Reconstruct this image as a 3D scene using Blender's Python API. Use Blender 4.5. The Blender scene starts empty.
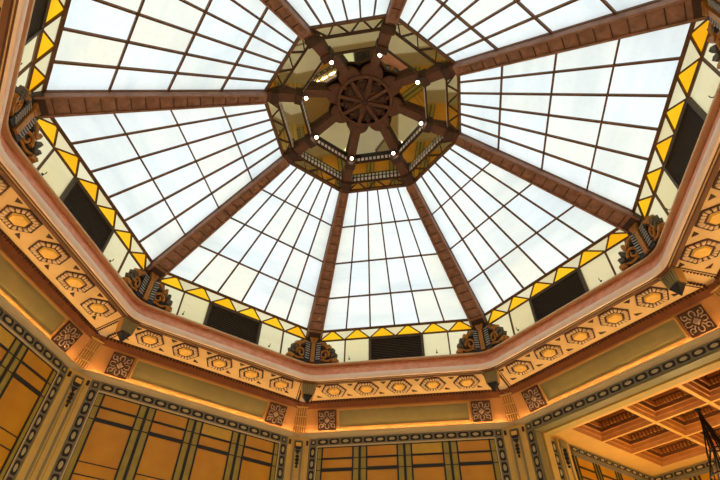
import bpy, bmesh, math, random
from math import sin, cos, tan, pi, radians, hypot
from mathutils import Vector, Matrix
random.seed(7)
C = bpy.context.scene.collection
T8 = tan(pi/8); C8 = cos(pi/8); S8 = sin(pi/8)
EYE = 1.6                                   # camera height above the floor; heights below are measured from the eye

# ------------------------------------------------------------------ materials
def lin(c):
    return tuple(((v/255)/12.92 if v/255 <= .04045 else ((v/255+.055)/1.055)**2.4) for v in c) + (1,)

def mat(name, rgb, rough=.6, metal=0., var=.0, scale=6., bump=0., rgb2=None, stretch=(1, 1, 1), spec=.5):
    m = bpy.data.materials.new(name); m.use_nodes = True
    nt = m.node_tree; b = nt.nodes['Principled BSDF']
    b.inputs['Roughness'].default_value = rough; b.inputs['Metallic'].default_value = metal
    b.inputs['Specular IOR Level'].default_value = spec
    c = lin(rgb)
    if var or rgb2 or bump:
        tc = nt.nodes.new('ShaderNodeTexCoord'); mp = nt.nodes.new('ShaderNodeMapping')
        mp.inputs['Scale'].default_value = stretch
        nt.links.new(tc.outputs['Object'], mp.inputs['Vector'])
        n = nt.nodes.new('ShaderNodeTexNoise'); n.inputs['Scale'].default_value = scale
        n.inputs['Detail'].default_value = 5
        nt.links.new(mp.outputs['Vector'], n.inputs['Vector'])
        r = nt.nodes.new('ShaderNodeValToRGB')
        r.color_ramp.elements[0].position = .3; r.color_ramp.elements[1].position = .7
        c2 = lin(rgb2) if rgb2 else tuple(min(1, v*(1+var)) for v in c[:3])+(1,)
        c1 = c if rgb2 else tuple(v*(1-var) for v in c[:3])+(1,)
        r.color_ramp.elements[0].color = c1; r.color_ramp.elements[1].color = c2
        nt.links.new(n.outputs['Fac'], r.inputs['Fac'])
        nt.links.new(r.outputs['Color'], b.inputs['Base Color'])
        if bump:
            bp = nt.nodes.new('ShaderNodeBump'); bp.inputs['Strength'].default_value = bump
            bp.inputs['Distance'].default_value = .01
            nt.links.new(n.outputs['Fac'], bp.inputs['Height']); nt.links.new(bp.outputs['Normal'], b.inputs['Normal'])
    else:
        b.inputs['Base Color'].default_value = c
    return m

def glass_mat(name, base, tint, shade_dirt, amount):
    """leaded opal glass: daylight comes through diffusely; cloudy streaks paint outside purlin shade into the colour, with some soot"""
    m = bpy.data.materials.new(name); m.use_nodes = True; nt = m.node_tree
    for n in list(nt.nodes): nt.nodes.remove(n)
    out = nt.nodes.new('ShaderNodeOutputMaterial')
    tc = nt.nodes.new('ShaderNodeTexCoord')
    def noise(scale, sx, sy, sz, lo, hi):
        mp = nt.nodes.new('ShaderNodeMapping'); mp.inputs['Scale'].default_value = (sx, sy, sz)
        nt.links.new(tc.outputs['Object'], mp.inputs['Vector'])
        oi = nt.nodes.new('ShaderNodeObjectInfo')
        ad = nt.nodes.new('ShaderNodeVectorMath'); ad.operation = 'ADD'
        ml = nt.nodes.new('ShaderNodeMath'); ml.operation = 'MULTIPLY'; ml.inputs[1].default_value = 37
        nt.links.new(oi.outputs['Random'], ml.inputs[0])
        nt.links.new(mp.outputs['Vector'], ad.inputs[0]); nt.links.new(ml.outputs[0], ad.inputs[1])
        n = nt.nodes.new('ShaderNodeTexNoise'); n.inputs['Scale'].default_value = scale; n.inputs['Detail'].default_value = 4
        nt.links.new(ad.outputs[0], n.inputs['Vector'])
        r = nt.nodes.new('ShaderNodeMapRange'); r.inputs[1].default_value = lo; r.inputs[2].default_value = hi
        nt.links.new(n.outputs['Fac'], r.inputs[0]); return r.outputs[0]
    def mix(f, a, b):
        x = nt.nodes.new('ShaderNodeMix'); x.data_type = 'RGBA'
        nt.links.new(f, x.inputs[0])
        for s, v in ((6, a), (7, b)):
            if isinstance(v, tuple): x.inputs[s].default_value = v
            else: nt.links.new(v, x.inputs[s])
        return x.outputs[2]
    at = nt.nodes.new('ShaderNodeAttribute'); at.attribute_name = 'pane'
    col = mix(at.outputs['Fac'], lin(base), lin(tint))
    f2 = noise(1.0, .45, 1.9, 1.9, .47, .72)  # stretched streaks paint soft shade of outside purlins, mixed with dirt
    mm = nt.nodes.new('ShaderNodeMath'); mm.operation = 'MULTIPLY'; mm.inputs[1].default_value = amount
    nt.links.new(f2, mm.inputs[0]); col = mix(mm.outputs[0], col, lin(shade_dirt))
    f3 = noise(14, 1, 1, 1, .45, .75)
    m3 = nt.nodes.new('ShaderNodeMath'); m3.operation = 'MULTIPLY'; m3.inputs[1].default_value = amount*.25
    nt.links.new(f3, m3.inputs[0]); col = mix(m3.outputs[0], col, lin(shade_dirt))
    tr = nt.nodes.new('ShaderNodeBsdfTranslucent'); nt.links.new(col, tr.inputs['Color'])
    gl = nt.nodes.new('ShaderNodeBsdfGlossy'); gl.inputs['Roughness'].default_value = .35; gl.inputs['Color'].default_value = (.8, .8, .8, 1)
    ms = nt.nodes.new('ShaderNodeMixShader'); ms.inputs[0].default_value = .04
    nt.links.new(tr.outputs[0], ms.inputs[1]); nt.links.new(gl.outputs[0], ms.inputs[2])
    nt.links.new(ms.outputs[0], out.inputs['Surface'])
    return m

def emit_mat(name, rgb, s):
    m = bpy.data.materials.new(name); m.use_nodes = True; nt = m.node_tree
    b = nt.nodes['Principled BSDF']; b.inputs['Base Color'].default_value = lin(rgb)
    b.inputs['Emission Color'].default_value = lin(rgb); b.inputs['Emission Strength'].default_value = s
    return m

M = dict(
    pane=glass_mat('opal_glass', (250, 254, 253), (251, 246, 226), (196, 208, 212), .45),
    cream_pane=glass_mat('cream_glass', (242, 236, 202), (230, 214, 158), (200, 196, 160), .5),
    pale_tri=glass_mat('pale_glass', (236, 226, 190), (226, 204, 150), (200, 184, 140), .5),
    amber=glass_mat('amber_glass', (255, 200, 30), (255, 176, 14), (236, 150, 10), .6),
    came=mat('lead_came', (106, 70, 36), .5, .2, .25, 5),
    rib=mat('rib_wood', (160, 120, 98), .6, 0, .0, 9, .3, rgb2=(132, 94, 74)),
    rib_dark=mat('rib_dark_wood', (64, 40, 29), .6, 0, .25, 10, .2),
    rosette=mat('rosette_wood', (98, 64, 48), .6, 0, .2, 12, .2),
    mirror=mat('antique_mirror', (222, 230, 210), .03, 1., .04, 2),
    black=mat('black_enamel', (22, 20, 20), .45),
    white=mat('white_enamel', (240, 236, 238), .5),
    lattice=mat('bronze_lattice', (66, 44, 28), .5, .3),
    copper=mat('copper_leaf', (242, 172, 130), .45, .0, .0, 9, .1, rgb2=(222, 132, 92)),
    lip=mat('bronze_cove', (220, 188, 148), .45, .0, .06, 6),
    rose=mat('rose_copper_highlight', (255, 234, 214), .32, .0, .0, 5, .05, rgb2=(252, 220, 194)),  # pale copper, lightened further to paint in the roll's highlight
    fascia=mat('brown_fascia', (120, 74, 40), .6, 0, .15, 6),
    tan=mat('tan_plaster', (236, 198, 132), .7, 0, .06, 3),
    brick=mat('pale_brick', (238, 206, 158), .7, 0, .08, 20),
    outline=mat('umber_outline', (74, 34, 16), .7, 0, .15, 12),
    gold=mat('gold_leaf', (240, 194, 90), .5, .2, .1, 14),
    rust=mat('rust_moulding', (130, 74, 34), .6, 0, .15, 8),
    orange_band=mat('ochre_plaster', (186, 132, 74), .65, 0, .08, 4),
    olive=mat('olive_gold_panel', (146, 134, 84), .5, .15, .1, 3),
    olive_frame=mat('gilt_frame', (196, 150, 84), .5, .2, .05, 8),
    tile=mat('tile_ground', (86, 58, 42), .7, 0, .2, 20),
    relief=mat('tile_relief', (166, 138, 116), .6, 0, .15, 20),
    ledge=mat('pale_ledge', (206, 186, 138), .6, 0, .05, 5),
    wall=mat('buff_wall', (186, 158, 92), .65, 0, .06, 3),
    slate=mat('slate_border', (126, 120, 94), .6, 0, .08, 9),
    bead=mat('bead_inlay', (34, 24, 20), .6),
    pearl=mat('pearl_inlay', (186, 172, 124), .5, 0, .1, 20),
    panel=mat('amber_veneer', (214, 154, 24), .45, 0, .0, 2.2, 0, rgb2=(198, 134, 16)),
    panel_y=mat('yellow_veneer', (214, 172, 44), .45, 0, .1, 5),
    strip=mat('moss_strip', (166, 146, 52), .5, 0, .12, 6),
    bar=mat('black_bar', (24, 24, 20), .5),
    pil=mat('pilaster_stone', (210, 176, 92), .6, 0, .08, 4),
    groove=mat('pilaster_groove', (138, 128, 92), .6),
    hook=mat('iron', (20, 18, 16), .5, .4),
    grille=mat('grille_metal', (84, 72, 54), .55, .2, .1, 8),
    grille_dark=mat('grille_back', (26, 22, 18), .8),
    og=mat('ornament_gold', (180, 120, 46), .45, .35, .2, 20),
    og_dark=mat('ornament_black', (38, 36, 34), .5, .1, .3, 30),
    og_grey=mat('ornament_grey', (112, 100, 76), .55, .1, 0, 26, .3, rgb2=(60, 54, 46)),
    rung=mat('rung_grey', (176, 176, 170), .5),
    coffer=mat('coffer_wood', (188, 118, 44), .5, 0, .12, 6),
    coffer_d=mat('coffer_dark', (116, 68, 26), .55, 0, .15, 8),
    beam=mat('ceiling_beam', (244, 188, 92), .5, 0, .05, 4),
    brass=mat('brass', (190, 140, 60), .3, .9),
    frost=emit_mat('added_sconce_bulb', (255, 236, 204), 300),  # fill light of the added pilaster sconces
    frost_w=emit_mat('lantern_bulb', (255, 224, 190), 9),
    frost_b=emit_mat('side_room_bulb', (255, 226, 176), 160),
    cove=emit_mat('cove_lamp', (255, 222, 166), 38),
)

def floor_mat():
    m = bpy.data.materials.new('inlaid_marble'); m.use_nodes = True; nt = m.node_tree
    b = nt.nodes['Principled BSDF']; b.inputs['Roughness'].default_value = .25
    tc = nt.nodes.new('ShaderNodeTexCoord'); cur = None
    for k in range(4):
        a = radians(90-45*k)
        d = nt.nodes.new('ShaderNodeVectorMath'); d.operation = 'DOT_PRODUCT'; d.inputs[1].default_value = (cos(a), sin(a), 0)
        nt.links.new(tc.outputs['Object'], d.inputs[0])
        ab = nt.nodes.new('ShaderNodeMath'); ab.operation = 'ABSOLUTE'; nt.links.new(d.outputs['Value'], ab.inputs[0])
        if cur is None: cur = ab.outputs[0]
        else:
            mx = nt.nodes.new('ShaderNodeMath'); mx.operation = 'MAXIMUM'
            nt.links.new(cur, mx.inputs[0]); nt.links.new(ab.outputs[0], mx.inputs[1]); cur = mx.outputs[0]
    dv = nt.nodes.new('ShaderNodeMath'); dv.operation = 'DIVIDE'; dv.inputs[1].default_value = 6.
    nt.links.new(cur, dv.inputs[0])
    r = nt.nodes.new('ShaderNodeValToRGB'); r.color_ramp.interpolation = 'CONSTANT'
    el = r.color_ramp.elements; pale, mid, dk = lin((232, 234, 222)), lin((168, 150, 112)), lin((92, 66, 44))
    stops = [(0, mid), (.10, dk), (.115, pale), (.30, dk), (.315, mid), (.345, dk), (.36, pale), (.60, dk), (.612, pale), (.63, mid), (.67, pale), (.69, dk), (.702, pale), (.86, mid)]
    el[0].position, el[0].color = stops[0]; el[1].position, el[1].color = stops[1]
    for p_, c_ in stops[2:]:
        e = el.new(p_); e.color = c_
    nt.links.new(dv.outputs[0], r.inputs['Fac'])
    n = nt.nodes.new('ShaderNodeTexNoise'); n.inputs['Scale'].default_value = 2.5; n.inputs['Detail'].default_value = 8
    nt.links.new(tc.outputs['Object'], n.inputs['Vector'])
    mx = nt.nodes.new('ShaderNodeMix'); mx.data_type = 'RGBA'; mx.blend_type = 'MULTIPLY'; mx.inputs[0].default_value = .15
    nt.links.new(r.outputs['Color'], mx.inputs[6]); nt.links.new(n.outputs['Color'], mx.inputs[7])
    nt.links.new(mx.outputs[2], b.inputs['Base Color'])
    return m
M['floor'] = floor_mat()

# ------------------------------------------------------------------ mesh builder (face coordinates: x along the face, y outward, z up)
class MB:
    def __init__(s): s.v = []; s.f = []; s.a = []; s.mi = []; s.cur = 0
    def add(s, vs, fs, attr=0.):
        o = len(s.v); s.v += [tuple(v) for v in vs]; s.f += [tuple(i+o for i in f) for f in fs]; s.a += [attr]*len(fs); s.mi += [s.cur]*len(fs); return s
    def hexa(s, p):      # 8 points: bottom loop then top loop
        return s.add(p, [(0, 3, 2, 1), (4, 5, 6, 7), (0, 1, 5, 4), (1, 2, 6, 5), (2, 3, 7, 6), (3, 0, 4, 7)])
    def box(s, x0, x1, y0, y1, z0, z1):
        return s.hexa([(x0, y0, z0), (x1, y0, z0), (x1, y1, z0), (x0, y1, z0), (x0, y0, z1), (x1, y0, z1), (x1, y1, z1), (x0, y1, z1)])
    def bar(s, p, q, n, w, d, w2=None):   # bar on a surface from p to q, standing d out along n
        p, q, n = Vector(p), Vector(q), Vector(n).normalized(); t = (q-p).normalized(); b = t.cross(n).normalized()
        w2 = w if w2 is None else w2
        return s.hexa([p-b*w/2, q-b*w2/2, q+b*w2/2, p+b*w/2, p-b*w/2+n*d, q-b*w2/2+n*d, q+b*w2/2+n*d, p+b*w/2+n*d])
    def prism(s, pts, off):
        n = len(pts); off = Vector(off); P = [Vector(p) for p in pts]
        return s.add(P+[p+off for p in P], [tuple(range(n))[::-1], tuple(range(n, 2*n))]+[(i, (i+1) % n, n+(i+1) % n, n+i) for i in range(n)])
    def frustum(s, pts, pts2):
        n = len(pts)
        return s.add(list(pts)+list(pts2), [tuple(range(n))[::-1], tuple(range(n, 2*n))]+[(i, (i+1) % n, n+(i+1) % n, n+i) for i in range(n)])
    def tube(s, pts, r, k=6):
        P = [Vector(p) for p in pts]; R = r if isinstance(r, (list, tuple)) else [r]*len(P); vs = []; fs = []
        up = None
        for i, p in enumerate(P):
            t = (P[min(i+1, len(P)-1)]-P[max(i-1, 0)]).normalized()
            if up is None: up = t.orthogonal().normalized()
            a = (up-t*up.dot(t)); a = a.normalized() if a.length > 1e-6 else t.orthogonal().normalized(); up = a
            b = t.cross(a)
            vs += [p+(a*cos(2*pi*j/k)+b*sin(2*pi*j/k))*R[i] for j in range(k)]
        for i in range(len(P)-1):
            for j in range(k): fs.append((i*k+j, i*k+(j+1) % k, (i+1)*k+(j+1) % k, (i+1)*k+j))
        fs.append(tuple(range(k))[::-1]); fs.append(tuple(range((len(P)-1)*k, len(P)*k)))
        return s.add(vs, fs)
    def lathe(s, prof, c=(0, 0, 0), k=24):   # prof: (radius, z) about a vertical axis at c
        vs = []; fs = []
        for r, z in prof: vs += [(c[0]+r*cos(2*pi*j/k), c[1]+r*sin(2*pi*j/k), c[2]+z) for j in range(k)]
        for i in range(len(prof)-1):
            for j in range(k): fs.append((i*k+j, i*k+(j+1) % k, (i+1)*k+(j+1) % k, (i+1)*k+j))
        fs.append(tuple(range(k))[::-1]); fs.append(tuple(range((len(prof)-1)*k, len(prof)*k)))
        return s.add(vs, fs)
    def ball(s, c, r, k=12, sq=1.):
        return s.lathe([(max(1e-4, r*sin(pi*i/8)), -r*sq*cos(pi*i/8)) for i in range(9)], c, k)

def mesh(name, mb, m, base, smooth=False):
    me = bpy.data.meshes.new(name)
    me.from_pydata([(v[0]-base[0], v[1]-base[1], v[2]-base[2]) for v in mb.v], [], mb.f)
    if any(mb.a):
        at = me.attributes.new('pane', 'FLOAT', 'FACE'); at.data.foreach_set('value', mb.a)
    me.polygons.foreach_set('material_index', mb.mi)
    bm = bmesh.new(); bm.from_mesh(me); bmesh.ops.recalc_face_normals(bm, faces=bm.faces); bm.to_mesh(me); bm.free()
    for q in (m if isinstance(m, tuple) else (m,)): me.materials.append(M[q])
    if smooth:
        for p in me.polygons: p.use_smooth = True
    o = bpy.data.objects.new(name, me); C.objects.link(o); return o

def spot(o, rot, base):                      # put an object built in face coordinates into the room
    a = radians(rot); o.rotation_euler = (0, 0, a)
    o.location = (base[0]*cos(a)-base[1]*sin(a), base[0]*sin(a)+base[1]*cos(a), base[2]+EYE)

def tag(o, label, cat, group=None):
    o['label'] = label; o['category'] = cat
    if group: o['group'] = group

def make(name, base, parts, rot=0):
    """an Empty at the base and its parts: (name, MB, material, [sub-parts], label)"""
    r = bpy.data.objects.new(name, None); r.empty_display_size = .1; C.objects.link(r); spot(r, rot, base)
    for p in parts:
        o = mesh(p[0], p[1], p[2], base); o.parent = r
        if len(p) > 4 and p[4]: o['label'] = p[4]
        for q in (p[3] if len(p) > 3 else []):
            s = mesh(q[0], q[1], q[2], base); s.parent = o
            if len(q) > 4 and q[4]: s['label'] = q[4]
    return r

def dup(root, rot, base):
    r = root.copy(); C.objects.link(r); spot(r, rot, base)
    for ch in list(root.children):
        c = ch.copy(); C.objects.link(c); c.parent = r
        for g in list(ch.children):
            d = g.copy(); C.objects.link(d); d.parent = c
    return r

def struct(name, mb, m, rot=0, base=(0, 0, 0)):
    o = mesh(name, mb, m, base); spot(o, rot, base); o['kind'] = 'structure'; return o

FACE = [-45*j for j in range(8)]             # face j is turned by this
CORN = [22.5-45*k for k in range(8)]         # corner k (between face k-1 and face k)
FL = ['at the bottom centre', 'at the lower right', 'at the right edge', 'at the upper right',
      'at the top centre', 'at the upper left', 'at the left edge', 'at the lower left']
CL = ['at the bottom just left of centre', 'at the bottom right of centre', 'at the right, below the middle', 'at the top right corner',
      'at the top just right of centre', 'at the top left of centre', 'at the far left edge', 'at the lower left']

def ring_faces(proto_parts, name, base, labels, cat, group, faces=range(8)):
    first = None
    for j in faces:
        if first is None: o = first = make(name, base, proto_parts, FACE[j])
        else: o = dup(first, FACE[j], base)
        tag(o, labels(j), cat, group)
def ring_corners(proto_parts, name, base, labels, cat, group, ks=range(8)):
    first = None
    for k in ks:
        if first is None: o = first = make(name, base, proto_parts, CORN[k])
        else: o = dup(first, CORN[k], base)
        tag(o, labels(k), cat, group)

# ------------------------------------------------------------------ the skylight
A0, Z0 = 4.619, 6.536        # foot of the glass
A1, Z1 = 1.771, 8.09        # head of the glass
AB, ZB = 4.775, 6.364         # outer edge of the amber border
dL = hypot(A0-A1, Z1-Z0); NIN = Vector((0, -(Z1-Z0)/dL, -(A0-A1)/dL))   # inward normal of the glass
def ribw(s): return .18+(.092-.18)*s          # half width of a rib
def GP(f, s, off=0.):                        # f = -1..1 across, s = 0 foot .. 1 head
    a = A0+(A1-A0)*s; w = a*T8-ribw(s)/C8
    return Vector((f*w, a, Z0+(Z1-Z0)*s))+NIN*off
rows = [0, .255, .51, .765, 1]

def skylight(seed):
    rnd = random.Random(seed); g = MB()
    for r in range(4):
        for c in range(6):
            f0, f1 = -1.06+2.12*c/6, -1.06+2.12*(c+1)/6
            g.add([GP(f0, rows[r]), GP(f1, rows[r]), GP(f1, rows[r+1]), GP(f0, rows[r+1])], [(0, 1, 2, 3)], max(.01, min(1, rnd.random()**1.5*(1.15-.25*r))))  # tint varies per pane, stronger at the foot to paint in warm reflections
    b = MB()
    for c in range(-1, 8):
        f = -1+2*c/6
        if 0 <= c <= 6: b.bar(GP(f, 0), GP(f, 1), NIN, .034, .04, .026)
    for s in rows:
        b.bar(GP(-1.04, s), GP(1.04, s), NIN, .046 if s in (0, 1) else .028, .045)
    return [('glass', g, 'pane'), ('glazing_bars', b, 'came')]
for j in range(8):
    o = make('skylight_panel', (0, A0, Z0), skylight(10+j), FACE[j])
    tag(o, 'white translucent skylight facet with thin brown glazing bars '+FL[j], 'skylight', 'skylight facets of the dome')

# amber and cream triangle border
def BP(f, t, off=0.):
    a = A0+(AB-A0)*t; return Vector((f*(a*T8-.02), a, Z0+(ZB-Z0)*t-off))
BN = Vector((0, -(Z0-ZB), -(AB-A0))).normalized()
am, cr, ld = MB(), MB(), MB(); N = 6; rnd = random.Random(3)
for i in range(N):
    x0, xm, x1 = -.93+1.86*i/N, -.93+1.86*(i+.5)/N, -.93+1.86*(i+1)/N
    am.add([BP(x0, 1), BP(x1, 1), BP(xm, 0)], [(0, 1, 2)], .01+.9*rnd.random())
    xl = x0-.93/N if i else -1.
    cr.add([BP(xl, 0), BP(xm, 0), BP(x0, 1)] if i else [BP(-1, 0), BP(xm, 0), BP(x0, 1), BP(-1, 1)], [(0, 1, 2)] if i else [(0, 1, 2, 3)], .01+.9*rnd.random())
    ld.bar(BP(x0, 1), BP(xm, 0), BN, .026, .03); ld.bar(BP(xm, 0), BP(x1, 1), BN, .026, .03)
cr.add([BP(xm, 0), BP(1, 0), BP(1, 1), BP(x1, 1)], [(0, 1, 2, 3)], .5)
ld.bar(BP(-1, 0), BP(1, 0), BN, .045, .04); ld.bar(BP(-1, 1), BP(1, 1), BN, .04, .04)
ring_faces([('amber_glass', am, 'amber', [], 'amber yellow triangles of glass'), ('cream_glass', cr, 'pale_tri', [], 'pale cream triangles of glass'), ('lead_came', ld, 'came')],
           'stained_glass_border', (0, AB, ZB), lambda j: 'border of amber and cream glass triangles below skylight facet '+FL[j], 'stained glass', 'amber triangle borders')

# clerestory strip and its grille
YC, ZC0, ZC1 = 4.79, 5.70, 6.36; HC = YC*T8
gl, fr = MB(), MB()
for x0, x1, t in ((-HC, -1.19, .3), (-1.19, -.6, .8), (.6, 1.19, .5), (1.19, HC, .2)):
    gl.add([(x0, YC, ZC0), (x1, YC, ZC0), (x1, YC, ZC1), (x0, YC, ZC1)], [(0, 1, 2, 3)], t)
for x in (-1.19, 1.19): fr.box(x-.016, x+.016, YC-.03, YC, ZC0, ZC1)
fr.box(-HC, HC, YC-.03, YC, ZC0, ZC0+.03)
ring_faces([('glass', gl, 'cream_pane'), ('frame', fr, 'came')], 'clerestory_window', (0, YC, ZC0),
           lambda j: 'upright cream glass strip behind the copper cornice '+FL[j], 'window', 'clerestory strips')
gf, gs, gb = MB(), MB(), MB()
gf.box(-.60, .60, YC-.05, YC+.02, ZC1-.07, ZC1-.02); gf.box(-.60, .60, YC-.05, YC+.02, ZC0, ZC0+.05)
for s in (-1, 1): gf.box(s*.60-.03, s*.60+.03, YC-.05, YC+.02, ZC0, ZC1-.02)
gb.box(-.58, .58, YC+.01, YC+.03, ZC0+.01, ZC1-.03)
for i in range(13):
    z = ZC0+.07+i*.043
    gs.hexa([(-.58, YC-.03, z), (.58, YC-.03, z), (.58, YC+.012, z+.02), (-.58, YC+.012, z+.02), (-.58, YC-.03, z+.012), (.58, YC-.03, z+.012), (.58, YC+.012, z+.032), (-.58, YC+.012, z+.032)])
ring_faces([('frame', gf, 'grille'), ('slats', gs, 'grille'), ('backing', gb, 'grille_dark')], 'vent_grille', (0, YC, ZC0),
           lambda j: 'dark brown slatted vent grille in the cream glass strip '+FL[j], 'vent', 'clerestory vent grilles')

# small iron hooks
hk = MB(); hk.tube([(0, YC-.01, 5.84), (0, YC-.05, 5.84), (0, YC-.06, 5.86), (0, YC-.058, 5.885)], .007, 6)
hk.box(-.018, .018, YC-.012, YC, 5.825, 5.855)
first = None
for j in range(8):
    for n, x in enumerate((-1.08, .9)):
        if first is None:
            o = first = mesh('wall_hook', hk, 'hook', (0, YC, 5.84))
        else:
            o = first.copy(); C.objects.link(o)
        spot(o, FACE[j], (x, YC, 5.84))
        tag(o, 'tiny black hook %s of the vent grille %s' % (('right', 'left')[n == 0], FL[j]), 'hook', 'iron hooks on the cream glass')

# ------------------------------------------------------------------ ribs (corner coordinates: y runs outward along the rib)
def rib_pt(r, x=0, off=0.):
    s = (5.0-r)/(5.0-1.917); n = Vector((0, -(8.09-6.536), -(5.0-1.917))).normalized()
    return Vector((x, r, 6.536+(8.09-6.536)*s))+n*off, .18+(.092-.18)*s
beam, fil, fac = MB(), MB(), MB()
(p0, w0), (p1, w1) = rib_pt(5.12), rib_pt(1.90); nrm = (rib_pt(3, 0, 1)[0]-rib_pt(3)[0])
def X(p, x): return Vector((p.x+x, p.y, p.z))
beam.hexa([X(p0, -w0)+nrm*.17, X(p1, -w1)+nrm*.17, X(p1, w1)+nrm*.17, X(p0, w0)+nrm*.17, X(p0, -w0)-nrm*.06, X(p1, -w1)-nrm*.06, X(p1, w1)-nrm*.06, X(p0, w0)-nrm*.06])
for s in (-1, 1):
    a, b = X(p0, s*(w0-.02))+nrm*.17, X(p1, s*(w1-.014))+nrm*.17
    fil.bar(a, b, nrm, .04, .025, .028)
K = 15; seams = []
for i in range(K):
    ra, rb = 4.86-(4.86-1.98)*i/K, 4.86-(4.86-1.98)*(i+1)/K
    (qa, wa), (qb, wb) = rib_pt(ra-.012, 0, .17), rib_pt(rb+.012, 0, .17)
    wa -= .05; wb -= .04; c = (qa+qb)/2+nrm*.05
    qs, ws = rib_pt(ra, 0, .17); seams.append(MB().bar(X(qs, -ws), X(qs, ws), nrm, .011, .012))
    fac.add([X(qa, -wa), X(qb, -wb), X(qb, wb), X(qa, wa), c], [(0, 1, 4), (1, 2, 4), (2, 3, 4), (3, 0, 4), (0, 3, 2, 1)])
blk = MB(); (b0, wb0), (b1, wb1) = rib_pt(5.16), rib_pt(4.93); wb0 += .006; wb1 += .006
blk.hexa([X(b0, -wb0)+nrm*.19, X(b1, -wb1)+nrm*.19, X(b1, wb1)+nrm*.19, X(b0, wb0)+nrm*.19, X(b0, -wb0), X(b1, -wb1), X(b1, wb1), X(b0, wb0)])
# lantern stretch
arm, cap, cap2 = MB(), MB(), MB()
def sl(r, z, w, d): return [(-w, r, z), (w, r, z), (w, r, z-d), (-w, r, z-d)]
arm.frustum(sl(1.93, 8.12, .098, .13), sl(1.68, 8.20, .095, .16))
arm.frustum(sl(1.68, 8.25, .092, .17), sl(1.26, 8.32, .085, .12))
arm.frustum(sl(1.26, 8.56, .08, .17), sl(.50, 8.80, .075, .1))
cap.box(-.11, .11, 1.61, 1.75, 8.00, 8.22); cap2.box(-.1, .1, 1.20, 1.33, 8.15, 8.50)
ring_corners([('beam', beam, 'rib', [('edge_fillet', fil, 'rib'), ('faceted_panels', fac, 'rib'), ]+[('seam', q, 'rib_dark') for q in seams]), ('end_block', blk, 'rib_dark', [], 'dark end block'), ('lantern_arm', arm, 'rosette', [('cap_block', cap, 'rib_dark'), ('cap_block', cap2, 'rib_dark')])],
             'dome_rib', (0, 5.0, 6.536), lambda k: 'long brown wooden dome rib whose foot is '+CL[k], 'rib', 'ribs of the dome')

# ------------------------------------------------------------------ mirrored lantern
RA, RZ = 1.549, 8.115; SA, SZ = 1.166, 8.286
def quad(a0, z0, a1, z1, inset=.0):
    return [(-a0*T8, a0, z0), (a0*T8, a0, z0), (a1*T8, a1, z1), (-a1*T8, a1, z1)]
def slab(a0, z0, a1, z1, th=.02):
    q = quad(a0, z0, a1, z1); return MB().prism(q, (0, 0, th))
om = slab(A1, Z1, RA, RZ); mm_ = slab(RA, 8.25, SA, SZ); im = slab(SA, 8.56, .05, 8.99)
lt = MB()
def LP(f, t): a = A1+(RA-A1)*t; return Vector((f*a*T8, a, Z1+(RZ-Z1)*t))
for i in range(3):
    f0, fm, f1 = -.9+1.8*i/3, -.9+1.8*(i+.5)/3, -.9+1.8*(i+1)/3
    lt.bar(LP(f0, 0), LP(fm, 1), (0, 0, -1), .018, .025); lt.bar(LP(fm, 1), LP(f1, 0), (0, 0, -1), .018, .025)
lt.bar(LP(-1, 0), LP(1, 0), (0, 0, -1), .03, .035); lt.bar(LP(-1, 1), LP(1, 1), (0, 0, -1), .03, .035)
mf = MB(); mf.bar((-SA*T8, SA+.012, SZ), (SA*T8, SA+.012, SZ), (0, 0, -1), .026, .03)
parts = [('outer_mirror', om, 'mirror', [('zigzag_lattice', lt, 'lattice')]), ('middle_mirror', mm_, 'mirror', [('edge_bar', mf, 'lattice')]), ('inner_mirror', im, 'mirror')]
for a, z0, z1, n in ((RA, RZ, 8.25, 14), (SA, SZ, 8.56, 10)):
    rs, tt = MB(), MB(); w = a*T8
    rs.box(-w, w, a-.005, a+.02, z0, z1)
    for i in range(n):
        x0 = -w*.86+1.72*w*i/n; x1 = x0+1.72*w/n*.62
        tt.box(x0, x1, a-.018, a-.004, z0+.025, z0+.11)
    parts.append(('riser', rs, 'black', [('white_dentils', tt, 'white', [], 'row of small white blocks')]))
ring_faces(parts, 'mirror_panel', (0, A1, Z1), lambda j: 'stepped mirror bay of the lantern, next to skylight facet '+FL[j], 'mirror', 'mirror bays of the lantern')

# rosette
disk, boss, spk, tri = MB(), MB(), MB(), MB(); ZR = 8.64
disk.lathe([(.02, .1), (.51, .1), (.54, .07), (.54, .0), (.02, .0)], (0, 0, ZR), 48)
boss.lathe([(.02, -.07), (.05, -.065), (.08, -.03), (.08, .02), (.02, .02)], (0, 0, ZR), 20)
lobes = []
for k in range(8):
    a = radians(90+22.5-45*k); e = Vector((cos(a), sin(a), 0)); t = Vector((-sin(a), cos(a), 0))
    spk.bar(e*.05+Vector((0, 0, ZR)), e*.50+Vector((0, 0, ZR)), (0, 0, -1), .05, .04, .075)
    b_ = a-radians(22.5); eb = Vector((cos(b_), sin(b_), 0)); tb = Vector((-sin(b_), cos(b_), 0)); z = Vector((0, 0, ZR))
    tri.frustum([eb*.18+z, eb*.43+tb*.12+z, eb*.43-tb*.12+z], [eb*.26-Vector((0, 0, .035))+z, eb*.39+tb*.065-Vector((0, 0, .035))+z, eb*.39-tb*.065-Vector((0, 0, .035))+z])
    lb = MB(); c = e*.56
    lb.lathe([(.01, .0), (.19, .0), (.215, .02), (.215, .06), (.01, .06)], (c.x, c.y, ZR), 24)
    lobes.append(('petal', lb, 'rosette'))
rim = MB(); 
for i in range(48):
    q = [2*pi*i/48, 2*pi*(i+1)/48]
    pr_ = [[(r*cos(t), r*sin(t), ZR+z) for r, z in ((.56, .03), (.56, -.02), (.535, -.035), (.49, -.035), (.49, .03))] for t in q]
    rim.add(pr_[0]+pr_[1], [(m, (m+1) % 5, 5+(m+1) % 5, 5+m) for m in range(5)])
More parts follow.
